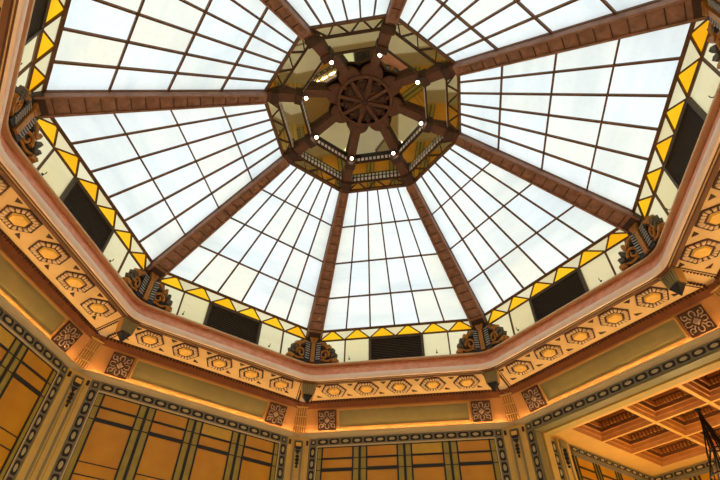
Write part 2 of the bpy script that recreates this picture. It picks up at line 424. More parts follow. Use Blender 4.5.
o = make('ceiling_rosette', (0, 0, ZR+.1), [('disk', disk, 'rosette'), ('rim', rim, 'rosette'), ('boss', boss, 'rib_dark'), ('spokes', spk, 'rosette'), ('triangle_bosses', tri, 'rib_dark')]+lobes)
tag(o, 'brown eight-petalled wheel rosette at the crown of the dome', 'rosette')
# bulbs
sk, bl = MB(), MB()
sk.lathe([(.03, 0), (.04, -.02), (.04, -.07), (.03, -.08)], (0, 1.13, 8.37), 12); bl.ball((0, 1.13, 8.27), .036)
ring_corners([('socket', sk, 'black'), ('bulb', bl, 'frost_w', [], 'small glowing bulb')], 'lantern_lamp', (0, 1.13, 8.37),
             lambda k: 'small glowing bulb by the rosette, on the rib '+CL[k], 'lamp', 'bulbs around the rosette')

# ------------------------------------------------------------------ carved brackets at the rib feet
RC = YC/C8
col, rungs, gbar = MB(), [], MB()
col.box(-.19, .19, RC-.22, RC-.04, 5.80, 6.44)
for s in (-1, 1):
    for i in range(8):
        z = 5.87+i*.058
        rungs.append(MB()); rungs[-1].hexa([(s*.075, RC-.24, z), (s*.17, RC-.24, z+.03), (s*.17, RC-.215, z+.03), (s*.075, RC-.215, z), (s*.075, RC-.24, z+.018), (s*.17, RC-.24, z+.048), (s*.17, RC-.215, z+.048), (s*.075, RC-.215, z+.018)])
gbar.box(-.045, .045, RC-.26, RC-.21, 5.80, 6.3)
gbar.frustum([(-.05, RC-.27, 6.28), (.05, RC-.27, 6.28), (.05, RC-.2, 6.28), (-.05, RC-.2, 6.28)], [(-.1, RC-.27, 6.42), (.1, RC-.27, 6.42), (.1, RC-.2, 6.42), (-.1, RC-.2, 6.42)])
wings = []
for s in (-1, 1):
    tv, inn = Vector((s*C8, -S8, 0)), Vector((-s*S8, -C8, 0)); o0 = Vector((0, RC, 0))
    W = lambda a, z, h: o0+tv*a+inn*h+Vector((0, 0, z))
    pl, leaves, scs = MB(), [], []
    arc = lambda t, k: (.16+.50*k*sin(t), 5.80+.60*k*cos(t))
    pts = [W(.16, 5.8, .03)]+[W(*arc(i*pi/2/10, .8), .03) for i in range(11)]
    pl.prism(pts, inn*.05)
    for i in range(6):
        t0, t1 = i*pi/12+.02, (i+1)*pi/12-.02; tm = (t0+t1)/2
        q = [W(*arc(t0, .72), .03), W(*arc(t0, .97), .03), W(*arc(tm, 1.04), .03), W(*arc(t1, .97), .03), W(*arc(t1, .72), .03)]
        q2 = [W(*arc(t0+.03, .75), .14), W(*arc(t0+.03, .92), .14), W(*arc(tm, .98), .15), W(*arc(t1-.03, .92), .14), W(*arc(t1-.03, .75), .14)]
        leaves.append(MB().frustum(q, q2))
    sp = [W(.33+(.035+.019*i/4)*cos(-i*.45+1.0), 6.02+(.035+.019*i/4)*sin(-i*.45+1.0)*1.15, .10) for i in range(0, 18)]
    scs.append(MB()); scs[-1].tube(sp, [.022+.012*i/17 for i in range(18)], 6)
    scs.append(MB()); scs[-1].tube([W(.22+.03*i, 6.33-.004*i*i, .11) for i in range(7)], [.03, .045, .05, .05, .045, .035, .02], 6)
    scs.append(MB()); scs[-1].tube([W(.22+.05*i, 5.88+.02*sin(i*1.2), .10) for i in range(8)], .024, 6)
    wings.append(('scroll_wing', pl, 'og_dark', [('leaf', q, 'og' if i % 3 == 2 else 'og_grey', [], 'gilded leaf' if i % 3 == 2 else None) for i, q in enumerate(leaves)]+[('scroll', q, 'og', [], 'gilded scroll') for q in scs]))
for q in [col, gbar]+rungs+[x for w_ in wings for x in [w_[1]]+[y[1] for y in w_[3]]]: q.v = [(v[0], v[1], v[2]-.09) for v in q.v]
ring_corners([('fluted_column', col, 'og_dark', [('rung', q, 'rung') for q in rungs]+[('gilt_bar', gbar, 'og', [], 'gilded centre bar')])]+wings, 'carved_bracket', (0, RC, 5.71),
             lambda k: 'black and gold carved bracket under the rib foot '+CL[k], 'bracket', 'carved brackets at the rib feet')

# ------------------------------------------------------------------ copper cornice, one ring with cut corners
def ring_mb(prof, cut, seg=4, close=False):
    """sweep a (apothem, z) profile round the octagon; cut = length taken off at each corner, given at the first apothem"""
    mb = MB(); loops = []
    for a, z in prof:
        L = []
        for j in range(8):
            n = radians(90-45*j); N_, U = Vector((cos(n), sin(n), 0)), Vector((sin(n), -cos(n), 0)); w = a*T8
            if cut:
                e0 = N_*a+U*(w-cut); e1v = radians(90-45*(j+1)); N2, U2 = Vector((cos(e1v), sin(e1v), 0)), Vector((sin(e1v), -cos(e1v), 0))
                e2 = N2*a-U2*(w-cut); cc = N_*a+U*w
                for i in range(seg+1):
                    t = i/seg; L.append(e0*(1-t)**2+cc*2*t*(1-t)+e2*t*t)
            else: L.append(N_*a+U*w)
        loops.append([(p.x, p.y, z) for p in L])
    n = len(loops[0]); vs = [p for L in loops for p in L]; fs = []
    m = len(loops) if close else len(loops)-1
    for i in range(m):
        k = (i+1) % len(loops)
        for j in range(n): fs.append((i*n+j, i*n+(j+1) % n, k*n+(j+1) % n, k*n+j))
    return mb.add(vs, fs)
CUT = .25
def ring_part(name, prof, m, label, parent=None, smooth=False):
    o = mesh(name, ring_mb(prof, CUT, 4, True), m, (0, 0, 5.27)); spot(o, 0, (0, 0, 5.27)); 
    if parent: o.parent = parent; o.location = (0, 0, 0)
    if label: o['label'] = label
    return o
cop = bpy.data.objects.new('cornice', None); C.objects.link(cop); spot(cop, 0, (0, 0, 5.27))
tag(cop, 'rounded copper coloured cornice moulding running all round the foot of the dome', 'cornice')
ring_part('upper_cove', [(4.92, 5.690), (4.79, 5.690), (4.72, 5.683), (4.692, 5.68), (4.684, 5.69), (4.684, 5.71), (4.70, 5.72), (4.92, 5.72)], 'lip', 'olive bronze upper cove', cop)
ring_part('leaf_band', [(4.92, 5.691), (4.79, 5.691), (4.778, 5.66), (4.74, 5.60), (4.70, 5.54), (4.672, 5.48), (4.65, 5.42), (4.648, 5.40), (4.92, 5.40)], 'copper', 'mottled copper leaf band', cop)
ring_part('lower_roll', [(4.92, 5.408), (4.650, 5.408), (4.646, 5.402), (4.628, 5.385), (4.618, 5.35), (4.617, 5.32), (4.624, 5.29), (4.640, 5.274), (4.92, 5.274)], 'rose', 'pale rose copper roll, highlight painted in', cop)
ring_part('fascia', [(4.637, 5.277), (4.705, 5.272), (4.715, 5.25), (4.80, 5.25), (4.80, 5.33), (4.64, 5.33)], 'fascia', 'flat brown strip under the copper', cop)

# ------------------------------------------------------------------ tan frieze with hexagon medallions
FA, FZ, GA, GZ = 4.70, 5.258, 5.545, 5.25
fl_ = hypot(GA-FA, FZ-GZ); FN = Vector((0, (GZ-FZ)/fl_, -(GA-FA)/fl_))
def FP(u, v, h=0.): return Vector((u, FA+(GA-FA)*v, FZ+(GZ-FZ)*v))+FN*h
fld = MB()
fld.prism([FP(-FA*T8+.15, 0), FP(FA*T8-.15, 0), FP(GA*T8-.15, 1), FP(-GA*T8+.15, 1)], -FN*.05)
bkg, erts = MB(), []; bkg.prism([FP(-FA*T8, 0, -.05), FP(FA*T8, 0, -.05), FP((GA+.2)*T8, 1.237, -.05), FP(-(GA+.2)*T8, 1.237, -.05)], -FN*.04)
for s in (-1, 1):
    ert = MB(); erts.append(ert); ert.bar(FP(s*(FA*T8-.14), .02, -.03), FP(s*(GA*T8-.14), 1, -.03), FN, .03, .02)
    for i in range(14):
        v = .04+.92*i/13; w_ = (FA+(GA-FA)*v)*T8-.135; ert.bar(FP(s*w_, v-.012, -.03), FP(s*w_, v+.012, -.03), FN, .05, .034)
ln = MB()
eL = lambda v, d: (FA+(GA-FA)*v)*T8-d
for v in (.03, .965): ln.bar(FP(-eL(v, .19), v), FP(eL(v, .19), v), FN, .018, .008)
for s in (-1, 1): ln.bar(FP(s*eL(.03, .19), .03), FP(s*eL(.965, .19), .965), FN, .018, .008)
vc, HL, HH = .455, .288, .275
def hexpts(k, h, cx): # pointed at both ends
    return [(cx-HL*k, 0), (cx-HL*.52*k, -HH*k), (cx+HL*.52*k, -HH*k), (cx+HL*k, 0), (cx+HL*.52*k, HH*k), (cx-HL*.52*k, HH*k)]
def FPd(x, d, h): return FP(x, vc+d/fl_, h)
meds = []
for cx in (-1.466, -.733, 0, .733, 1.466):
    bk, br, ct = MB(), MB(), MB()
    bk.prism([FPd(x, d, .0) for x, d in hexpts(1, 0, cx)], FN*.018)
    inner, outer = hexpts(.64, 0, cx), hexpts(.90, 0, cx)
    for i in range(6):
        i2 = (i+1) % 6; n = 4 if i in (1, 4) else 3
        for q in range(n):
            t0, t1 = (q+.17)/n, (q+.83)/n
            li = lambda P, t: (P[i][0]*(1-t)+P[i2][0]*t, P[i][1]*(1-t)+P[i2][1]*t)
            P4 = [li(inner, t0), li(outer, t0), li(outer, t1), li(inner, t1)]
            cxx = sum(p[0] for p in P4)/4; cdd = sum(p[1] for p in P4)/4
            br.frustum([FPd(x, d, .018) for x, d in P4], [FPd(cxx+(x-cxx)*.8, cdd+(d-cdd)*.8, .035) for x, d in P4])
    ct.frustum([FPd(x, d, .018) for x, d in hexpts(.50, 0, cx)], [FPd(x, d, .045) for x, d in hexpts(.42, 0, cx)])
    meds.append(('hexagon_medallion', bk, 'outline', [('brick_ring', br, 'brick'), ('gold_centre', ct, 'gold', [], 'raised gold hexagon')], 'hexagon outlined in dark brown bricks'))
tr_ = []
for cx in (-1.80, -1.10, -.367, .367, 1.10, 1.80):
    if abs(cx) < 1.8 or cx < 0: tr_.append(MB().prism([FP(cx-.06+.04, .17), FP(cx+.06+.04, .17), FP(cx+.04, .27)], FN*.012))
    tr_.append(MB().prism([FP(cx-.06-.04, .78), FP(cx+.05-.04, .78), FP(cx-.06-.04, .68)], FN*.012))
ring_faces([('field', fld, 'tan', [('border_line', ln, 'outline')]), ('backing', bkg, 'tan')]+[('end_teeth', q, 'outline') for q in erts]+meds+[('triangle_inlay', t, 'outline') for t in tr_], 'frieze', (0, GA, GZ),
           lambda j: 'sloping tan frieze with five hexagon medallions '+FL[j], 'frieze', 'tan medallion friezes')

# ------------------------------------------------------------------ upright band below it: teeth, recessed panel, two tiles
YB, ZB0, ZB1 = 5.84, 4.58, 5.25
bay = lambda z: 5.632+(5.041-z)*.454                 # the band leans outward towards its foot
BNN = Vector((0, -1, -.454)).normalized()
def BD(u, z, h=0.): return Vector((u, bay(z), z))+BNN*h
bd, rp, th, tt = MB(), MB(), MB(), MB()
def bslab(mb, u0, u1, z0, z1, h0, h1):
    P = [BD(u0, z0, h0), BD(u1, z0, h0), BD(u1, z1, h0), BD(u0, z1, h0)]; Q = [BD(u0, z0, h1), BD(u1, z0, h1), BD(u1, z1, h1), BD(u0, z1, h1)]
    mb.frustum(P, Q)
P = [BD(s*bay(z)*T8, z) for s, z in ((-1, ZB0), (1, ZB0), (1, ZB1), (-1, ZB1))]
bd.prism(P, -BNN*.04)
rp.bar(Vector((-5.53*T8, 5.56, 5.235)), Vector((5.53*T8, 5.56, 5.235)), (0, -1, -.4), .05, .035)
bslab(rp, -2.26, 2.26, 5.10, 5.215, 0, .012)
for i in range(62):
    x = -2.16+4.32*i/61; th.bar(Vector((x-.008, 5.548, 5.255)), Vector((x+.012, 5.548, 5.205)), (0, -1, -.4), .034, .045)
pf, pp, pb = MB(), MB(), MB()
x0, x1, z0, z1 = -1.485, 1.485, 4.69, 5.07
for a, b, c, d in ((x0, x1, z1-.03, z1), (x0, x1, z0, z0+.03), (x0, x0+.035, z0, z1), (x1-.035, x1, z0, z1)): bslab(pf, a, b, c, d, 0, .03)
bslab(pp, x0+.03, x1-.03, z0+.025, z1-.025, 0, .008)
bslab(pb, x0+.10, x1-.10, z0+.08, z1-.08, .006, .02)
tiles = []
for cx in (-1.73, 1.73):
    g, r, e = MB(), MB(), MB(); cz = 4.865; h = .205; hz_ = .185
    tp = lambda dx, dz, hh: BD(cx+dx, cz+dz*.9, hh)
    bslab(g, cx-h, cx+h, cz-hz_, cz+hz_, 0, .02)
    for a, b, c, d in ((cx-h, cx+h, cz+hz_-.01, cz+hz_+.012), (cx-h, cx+h, cz-hz_-.012, cz-hz_+.01), (cx-h, cx-h+.02, cz-hz_, cz+hz_), (cx+h-.02, cx+h, cz-hz_, cz+hz_)): bslab(e, a, b, c, d, .0, .04)
    r.frustum([tp(-.07, 0, .02), tp(0, -.07, .02), tp(.07, 0, .02), tp(0, .07, .02)], [tp(-.045, 0, .05), tp(0, -.045, .05), tp(.045, 0, .05), tp(0, .045, .05)])
    for sx in (-1, 1):
        for sz in (-1, 1):
            r.tube([tp(sx*(.125+(.014+.0036*i)*cos(i*.5+.8)), sz*(.125+(.014+.0036*i)*sin(i*.5+.8)), .03) for i in range(14)], .012, 5)
            r.tube([tp(sx*.055, sz*.055, .03), tp(sx*.10, sz*.10, .03)], .014, 5)
            r.tube([tp(sx*.03, sz*.085, .03), tp(sx*.045, sz*.13, .03), tp(sx*.03, sz*.175, .03), tp(0, sz*.185, .03)], .012, 5)
            r.tube([tp(sx*.085, sz*.03, .03), tp(sx*.13, sz*.045, .03), tp(sx*.175, sz*.03, .03), tp(sx*.185, 0, .03)], .012, 5)
    tiles.append(('ornamental_tile', g, 'tile', [('scroll_relief', r, 'relief'), ('tile_frame', e, 'outline')], 'square tile of carved scrolls'))
ring_faces([('band', bd, 'orange_band'), ('rope_moulding', rp, 'rust', [('teeth', th, 'outline')]), ('recessed_panel', pp, 'olive', [('frame', pf, 'olive_frame'), ('field', pb, 'olive')], 'long olive panel')]+tiles,
           'entablature', (0, YB, ZB0), lambda j: 'ochre band with olive panel between two carved tiles '+FL[j], 'entablature', 'ochre bands above the cove light')

# ledge with its cove lamps
YW = 5.70
lg = struct('trim_1', ring_mb([(5.64, 4.565), (5.635, 4.55), (5.64, 4.535), (5.655, 4.53), (5.665, 4.50), (5.685, 4.46), (5.69, 4.445), (5.80, 4.445), (5.90, 4.445), (5.90, 4.60), (5.845, 4.59), (5.835, 4.50), (5.69, 4.50), (5.665, 4.565)], 0, 4, True), 'ledge')
cv, cb = MB(), MB()
cv.box(-2.2, 2.2, 5.74, 5.80, 4.50, 4.512)
for i in range(14):
    x = -2.1+4.2*i/13; cb.tube([(x-.1, 5.77, 4.53), (x+.1, 5.77, 4.53)], .014, 6)
ring_faces([('channel', cv, 'ledge'), ('tubes', cb, 'cove')], 'cove_light', (0, 5.77, 4.50), lambda j: 'warm cove light strip behind the pale ledge '+FL[j], 'light', 'cove lights on the ledge')

# ------------------------------------------------------------------ consoles at the frieze corners
ub, uf, pd, ar_, lb_, lf = MB(), MB(), MB(), MB(), MB(), MB()
ub.frustum([(-.155, 5.10, 5.29), (.155, 5.10, 5.29), (.155, 5.26, 5.29), (-.155, 5.26, 5.29)], [(-.125, 5.12, 5.0), (.125, 5.12, 5.0), (.125, 5.26, 5.0), (-.125, 5.26, 5.0)])
for i in range(6):
    t = -1+2*i/5; uf.bar((t*.13, 5.10, 5.235), (t*.105, 5.117, 5.02), (0, -1, 0), .03, .025)
uf.tube([(-.16, 5.095, 5.265), (.16, 5.095, 5.265)], .022, 8)
pd.add([(-.105, 5.09, 5.0), (.105, 5.09, 5.0), (.105, 5.25, 5.0), (-.105, 5.25, 5.0), (0, 5.15, 4.80)], [(0, 1, 2, 3), (0, 1, 4), (1, 2, 4), (2, 3, 4), (3, 0, 4)])
ar_.hexa([(-.1, 5.22, 5.02), (-.1, 6.06, 5.10), (.1, 6.06, 5.10), (.1, 5.22, 5.02), (-.1, 5.22, 5.30), (-.1, 6.06, 5.30), (.1, 6.06, 5.30), (.1, 5.22, 5.30)])
RL = 5.97
def lowbox(mb, x0, x1, z0, z1, h0, h1):
    y = lambda z: 6.02+(5.1-z)*.47
    mb.hexa([(x0, y(z0)-h1, z0), (x1, y(z0)-h1, z0), (x1, y(z0)-h0, z0), (x0, y(z0)-h0, z0), (x0, y(z1)-h1, z1), (x1, y(z1)-h1, z1), (x1, y(z1)-h0, z1), (x0, y(z1)-h0, z1)])
lowbox(lb_, -.15, .15, 4.58, 5.16, -.06, .0)
for r_ in range(3):
    z0 = 4.60+r_*.185
    for i in range(5):
        x = -.10+.05*i; lowbox(lf, x-.014, x+.014, z0, z0+.14, 0, .025)
    lowbox(lf, -.14, .14, z0+.15, z0+.17, 0, .03)
ring_corners([('upper_block', ub, 'olive_frame', [('flutes', uf, 'olive')]), ('pendant', pd, 'black', [], 'black pointed pendant'), ('lower_block', lb_, 'rust', [('flutes', lf, 'olive_frame')])],
             'console_bracket', (0, RL, 4.58), lambda k: 'fluted gold console with black pendant at frieze corner '+CL[k], 'console', 'consoles at the frieze corners')

# ------------------------------------------------------------------ walls with their veneered panels
HW = YW*T8; FLO = -EYE
WN = ['front', 'front_right', 'right', 'back_right', 'back', 'back_left', 'left', 'front_left']
OX, OZ = 1.91, 4.265                       # opening into the coffered room, on face 1
for j in range(8):
    w = MB()
    if j == 1:
        w.box(-HW, -OX, YW, YW+.40, FLO, 4.45); w.box(OX, HW, YW, YW+.40, FLO, 4.45); w.box(-OX, OX, YW, YW+.42, OZ, 4.45)
    else: w.box(-HW, HW, YW, YW+.1, FLO, 4.45)
    struct('wall_'+WN[j], w, 'wall', FACE[j], (0, YW, FLO))

def bead_run(st, beads, p, q, y, w):
    """border strip from p to q (x,z) carrying framed oval beads"""
    p, q = Vector((p[0], y, p[1])), Vector((q[0], y, q[1])); L = (q-p).length; t = (q-p)/L; n = Vector((0, -1, 0)); b = t.cross(n)
    st.bar(p, q, n, w, .02)
    for s in (-1, 1): st.bar(p+b*s*(w/2-.01), q+b*s*(w/2-.01), n, .02, .03)
    k = max(1, round(L/.247)); pit = L/k
    for i in range(k):
        c = p+t*pit*(i+.5)+n*.02; hl, hw = pit*.43, w*.34
        o8 = [(-hl, -hw*.6), (-hl*.75, -hw), (hl*.75, -hw), (hl, -hw*.6), (hl, hw*.6), (hl*.75, hw), (-hl*.75, hw), (-hl, hw*.6)]
        bb = MB(); beads.append(bb); bb.prism([c+t*x+b*z for x, z in o8], n*.006)
        ov = [(hl*.62*cos(2*pi*m/10), hw*.6*sin(2*pi*m/10)) for m in range(10)]
        bb.cur = 1; bb.frustum([c+n*.006+t*x+b*z for x, z in ov], [c+n*.02+t*x*.7+b*z*.7 for x, z in ov])

PB = FLO+.25
def main_border():
    st, beads = MB(), []
    bead_run(st, beads, (-1.91, 4.355), (1.91, 4.355), YW, .165)
    for s in (-1, 1):
        bead_run(st, beads, (s*2.0, 4.26), (s*2.0, PB), YW, .165)
        st.box(s*2.0-.085, s*2.0+.085, YW-.02, YW, 4.265, 4.435); bb = MB(); beads.append(bb)
        bb.box(s*2.0-.05, s*2.0+.05, YW-.026, YW-.02, 4.30, 4.40); bb.cur = 1; bb.box(s*2.0-.025, s*2.0+.025, YW-.032, YW-.026, 4.325, 4.375)
    return st, beads
def bead_parts(beads): return [('oval_bead', b, ('bead', 'pearl')) for b in beads]
def wall_panel():
    y = YW; st, beads = main_border()
    rim_ = MB()
    rim_.box(-1.91, 1.91, y-.035, y, 4.24, 4.27)
    for s in (-1, 1): rim_.box(s*1.908-.012, s*1.908+.012, y-.03, y, PB, 4.26)
    R = [('bead_border', st, 'slate', bead_parts(beads), 'slate border of dark framed oval beads'), ('rim', rim_, 'ledge')]
    z1 = 4.24; hz = [3.99, 3.76]
    for i in range(4):
        c = -1.44+.96*i; m = MB(); m.box(c-.33, c+.33, y-.012, y, hz[0], z1)
        l = MB(); l.box(c-.33, c+.33, y-.012, y, PB, hz[0])
        R.append(('upper_panel', m, 'panel_y' if i == 2 else 'panel')); R.append(('veneer_panel', l, 'panel'))
    ba = MB()
    for xs in (-1.85, -.96+.075, -.96-.075, -.075, .075, .96-.075, .96+.075, 1.85):
        s_ = MB(); s_.box(xs-.06, xs+.06, y-.01, y, PB, z1); R.append(('moss_strip', s_, 'strip'))
    for xs in (-1.785, -1.11, -.81, -.15, .15, .81, 1.11, 1.785):
        ba.box(xs-.016, xs+.016, y-.024, y, PB, z1)
    for xs in (-1.895, -.96, 0, .96, 1.895): ba.box(xs-(.008 if abs(xs) > 1.8 else .026), xs+(.008 if abs(xs) > 1.8 else .026), y-.024, y, PB, z1)
    for i in range(4):
        c = -1.44+.96*i; ba.box(c-.33, c+.33, y-.022, y, hz[0]-.02, hz[0]+.02); ba.box(c-.33, c+.33, y-.022, y, hz[1]-.035, hz[1]+.035)
        for zz in (3.04, 2.84): ba.box(c-.33, c+.33, y-.016, y, zz-.009, zz+.009)
    for z_ in hz: ba.box(-1.90, 1.90, y-.018, y, z_-.007, z_+.007)
    ba.box(-1.90, 1.90, y-.018, y, z1-.02, z1)
    R.append(('black_bars', ba, 'bar', [], 'black lattice bars'))
    return R
ring_faces(wall_panel(), 'wall_panel', (0, YW, PB), lambda j: 'orange wall panel with black lattice and beaded border '+FL[j] if j in (0, 6, 7) else 'orange lattice wall panel behind the viewer on the %s wall' % WN[j].replace('_', ' '),
           'wall panel', 'orange lattice wall panels', [0, 2, 3, 4, 5, 6, 7])
# beaded surround of the opening
st, beads = main_border()
o = make('opening_surround', (0, YW, PB), [('border', st, 'slate', bead_parts(beads))], FACE[1])
tag(o, 'slate beaded border framing the opening into the coffered side room', 'border')

# pilasters at the corners
RP = YW/C8-.24*T8
sh, fl2, gr, shd, dr, tks = MB(), MB(), MB(), MB(), MB(), []
sh.prism([(-.24, RP-.02, FLO), (.24, RP-.02, FLO), (.24, RP-.002, FLO), (.09, RP+.058, FLO), (-.09, RP+.058, FLO), (-.24, RP-.002, FLO)], (0, 0, 4.44-FLO))
for x in (-.19, .19): fl2.box(x-.045, x+.045, RP-.04, RP-.02, FLO, 4.27)
fl2.box(-.035, .035, RP-.045, RP-.02, FLO, 4.0)
for x in (-.085, .085): gr.box(x-.02, x+.02, RP-.03, RP-.02, FLO, 4.2)
oct_ = [(-.10, 4.20), (-.06, 4.14), (.06, 4.14), (.10, 4.20), (.10, 4.36), (.08, 4.38), (-.08, 4.38), (-.10, 4.36)]
shd.prism([(x, RP-.02, z) for x, z in oct_], (0, -.03, 0))
fr_ = MB(); fr_.prism([(x*.8, RP-.05, 4.275+(z-4.275)*.72) for x, z in oct_], (0, -.012, 0))
shd2 = MB(); shd2.box(-.06, .06, RP-.075, RP-.06, 4.24, 4.32)
dr.add([(-.06, RP-.06, 4.16), (.06, RP-.06, 4.16), (0, RP-.06, 4.07), (-.06, RP-.02, 4.16), (.06, RP-.02, 4.16), (0, RP-.02, 4.07)], [(0, 1, 2), (3, 5, 4), (0, 3, 4, 1), (1, 4, 5, 2), (2, 5, 3, 0)])
for z, r in ((4.03, .042), (3.96, .046), (3.89, .04), (3.82, .026)):
    dr.lathe([(max(.001, r*sin(pi*i/6)), -.036*cos(pi*i/6)) for i in range(7)], (0, RP-.045, z), 10)
for s in (-1, 1): tks.append(MB().box(s*.19-.02, s*.19+.02, RP-.05, RP-.02, 4.29, 4.38))
ring_corners([('shaft', sh, 'pil', [('fillets', fl2, 'pil'), ('grooves', gr, 'groove')]), ('shield', shd, 'groove', [('shield_rim', fr_, 'bead'), ('shield_centre', shd2, 'gold')]), ('drop_ornament', dr, 'black', [], 'black bead drop')]+[('tick', q, 'bead') for q in tks],
             'pilaster', (0, RP, FLO), lambda k: 'buff pilaster with shield and black bead drop '+CL[k] if k in (0, 1, 7) else 'buff pilaster with bead drop at octagon corner '+CL[k], 'pilaster', 'corner pilasters')
# unseen sconces added on the pilasters as fill light, below the view
bp, ar, bw = MB(), MB(), MB(); zs = .75
bp.box(-.07, .07, RP-.07, RP-.04, zs-.25, zs+.12)
ar.tube([(0, RP-.06, zs-.15), (0, RP-.18, zs-.18), (0, RP-.24, zs-.1), (0, RP-.24, zs-.02)], .014, 8)
ar.lathe([(.015, -.02), (.035, -.01), (.04, .02), (.02, .03)], (0, RP-.24, zs), 16)
bw.ball((0, RP-.24, zs+.09), .075)
ring_corners([('back_plate', bp, 'brass'), ('arm', ar, 'brass'), ('globe', bw, 'frost')], 'wall_sconce', (0, RP, zs-.25),
             lambda k: 'added brass fill-light sconce low on the pilaster '+CL[k], 'sconce', 'added sconces on the pilasters')

# ------------------------------------------------------------------ floor and side room (in the coordinates of face 1)
f = MB(); f.box(-9, 9, -7, 12, FLO-.05, FLO); struct('floor', f, 'floor', 0, (0, 0, FLO))
R1 = FACE[1]; ZK = 4.25; NB, NE, UL, UR = YW+.40, 9.95, -1.91, 3.5
def wbox(name, *b): struct(name, MB().box(*b), 'wall', R1, ((b[0]+b[1])/2, (b[2]+b[3])/2, b[4]))
wbox('wall_annex_left', UL-.1, UL, NB, NE, FLO, ZK+.5); wbox('wall_annex_right', UR, UR+.1, NB-.4, NE, FLO, ZK+.5)
wbox('wall_annex_far', UL-.1, UR+.1, NE, NE+.1, FLO, ZK+.5); wbox('wall_annex_near', HW, UR, NB-.35, NB, FLO, ZK+.5)
us = [(-1.42, -.275), (-.205, .785), (.855, 1.84), (1.91, 2.90)]; ns = [(6.27, 7.275), (7.345, 8.34), (8.41, 9.55)]
g = MB(); xs = [UL]+[v for p in us for v in p]+[UR]; ys = [NB-.01]+[v for p in ns for v in p]+[NE]
for a in range(0, len(xs), 2): g.box(xs[a], xs[a+1], ys[0], ys[-1], ZK, ZK+.12)
for (ua, ub2) in us:
    for a in range(0, len(ys), 2): g.box(ua, ub2, ys[a], ys[a+1], ZK, ZK+.12)
g.box(UL, UR, NB-.01, NE, ZK+.62, ZK+.66)
struct('ceiling', g, 'beam', R1, (0, 7.9, ZK))
for nm, n0, n1, d, m in (('trim_2', YW-.01, YW+.20, .02, 'olive'), ('trim_3', YW+.23, NB+.02, .045, 'pil')):
    q = MB(); q.box(-OX, OX, n0, n1, OZ-d, OZ)
    for s in (-1, 1): q.box(s*OX, s*(OX-d), n0, n1, FLO, OZ-d)
    struct(nm, q, m, R1, (0, n0, FLO))
def coffer(c0, c1, n0, n1):
    def frame(mb, i0, i1, za, zb):
        a, b, c, d = c0+i0, c1-i0, n0+i0, n1-i0; e, f_, g_, h = c0+i1, c1-i1, n0+i1, n1-i1
        mb.add([(a, c, za), (b, c, za), (b, d, za), (a, d, za), (e, g_, zb), (f_, g_, zb), (f_, h, zb), (e, h, zb)], [(0, 1, 5, 4), (1, 2, 6, 5), (2, 3, 7, 6), (3, 0, 4, 7)])
    o1, s1, d1, s2, pn = MB(), MB(), MB(), MB(), MB()
    frame(o1, 0, .03, ZK, ZK+.06); frame(o1, .03, .06, ZK+.06, ZK+.065); frame(o1, .06, .08, ZK+.065, ZK+.13); frame(o1, .08, .11, ZK+.13, ZK+.14)
    frame(s1, .11, .13, ZK+.14, ZK+.30); frame(s1, .13, .19, ZK+.30, ZK+.32)
    k = 11
    for i in range(k):
        u = c0+.17+(c1-c0-.34)*i/(k-1); v = n0+.17+(n1-n0-.34)*i/(k-1)
        for q in (n0+.14, n1-.18): d1.box(u-.022, u+.022, q, q+.04, ZK+.2, ZK+.29)
        for q in (c0+.14, c1-.18): d1.box(q, q+.04, v-.022, v+.022, ZK+.2, ZK+.29)
    frame(s2, .19, .20, ZK+.32, ZK+.42); frame(s2, .20, .27, ZK+.42, ZK+.43); frame(s2, .27, .28, ZK+.43, ZK+.5)
    pn.box(c0+.26, c1-.26, n0+.26, n1-.26, ZK+.49, ZK+.51)
    return [('outer_moulding', o1, 'coffer'), ('inner_moulding', s1, 'coffer_d', [('dentils', d1, 'coffer')]), ('upper_step', s2, 'coffer'), ('centre_panel', pn, 'coffer_d')]
RN = ['nearest the dome', 'in the middle row', 'in the farthest row']; UN = ['beside the left wall', 'second from the left wall', 'third from the left wall', 'fourth from the left wall']
for b, (n0, n1) in enumerate(ns):
    for a, (c0, c1) in enumerate(us):
        o = make('ceiling_coffer', ((c0+c1)/2, (n0+n1)/2, ZK), coffer(c0, c1, n0, n1), R1)
        tag(o, 'orange stepped coffer %s, %s of side room' % (RN[b], UN[a]), 'coffer', 'coffers in the side room')

# panelled left wall of the side room
def map_left(mb, face_x):     # a mesh drawn on the plane y=0 (x along, -y towards the viewer) onto the wall u = face_x
    mb.v = [(face_x-v[1], v[0], v[2]) for v in mb.v]; return mb
def map_far(mb, face_n): mb.v = [(v[0], face_n+v[1], v[2]) for v in mb.v]; return mb
def annex_panel(a, b, n, mp, fx):
    st, ba, beads = MB(), MB(), []; R = []
    bead_run(st, beads, (a, 4.15), (b, 4.15), 0, .13)
    st.box(a, b, -.04, 0, 4.0, 4.07)
    R += [('bead_border', mp(st, fx), 'slate', bead_parts([mp(q, fx) for q in beads]))]
    pit = (b-a)/n
    for i in range(n):
        m, s = MB(), MB(); m.box(a+pit*i+.1, a+pit*(i+1)-.1, -.012, 0, PB, 4.0); R.append(('veneer_panel', mp(m, fx), 'panel'))
        s.box(a+pit*i, a+pit*i+.1, -.01, 0, PB, 4.0); s.box(a+pit*(i+1)-.1, a+pit*(i+1), -.01, 0, PB, 4.0); R.append(('moss_strip', mp(s, fx), 'strip'))
        for x in (a+pit*i+.1, a+pit*(i+1)-.1): ba.box(x-.02, x+.02, -.024, 0, PB, 4.0)
        ba.box(a+pit*i-.025, a+pit*i+.025, -.024, 0, PB, 4.0)
        for z in (3.80, 3.60): ba.box(a+pit*i+.1, a+pit*(i+1)-.1, -.022, 0, z-.02, z+.02)
    R.append(('black_bars', mp(ba, fx), 'bar')); return R
o = make('wall_panel', (UL, 8.2, PB), annex_panel(6.80, NE, 4, map_left, UL), R1)
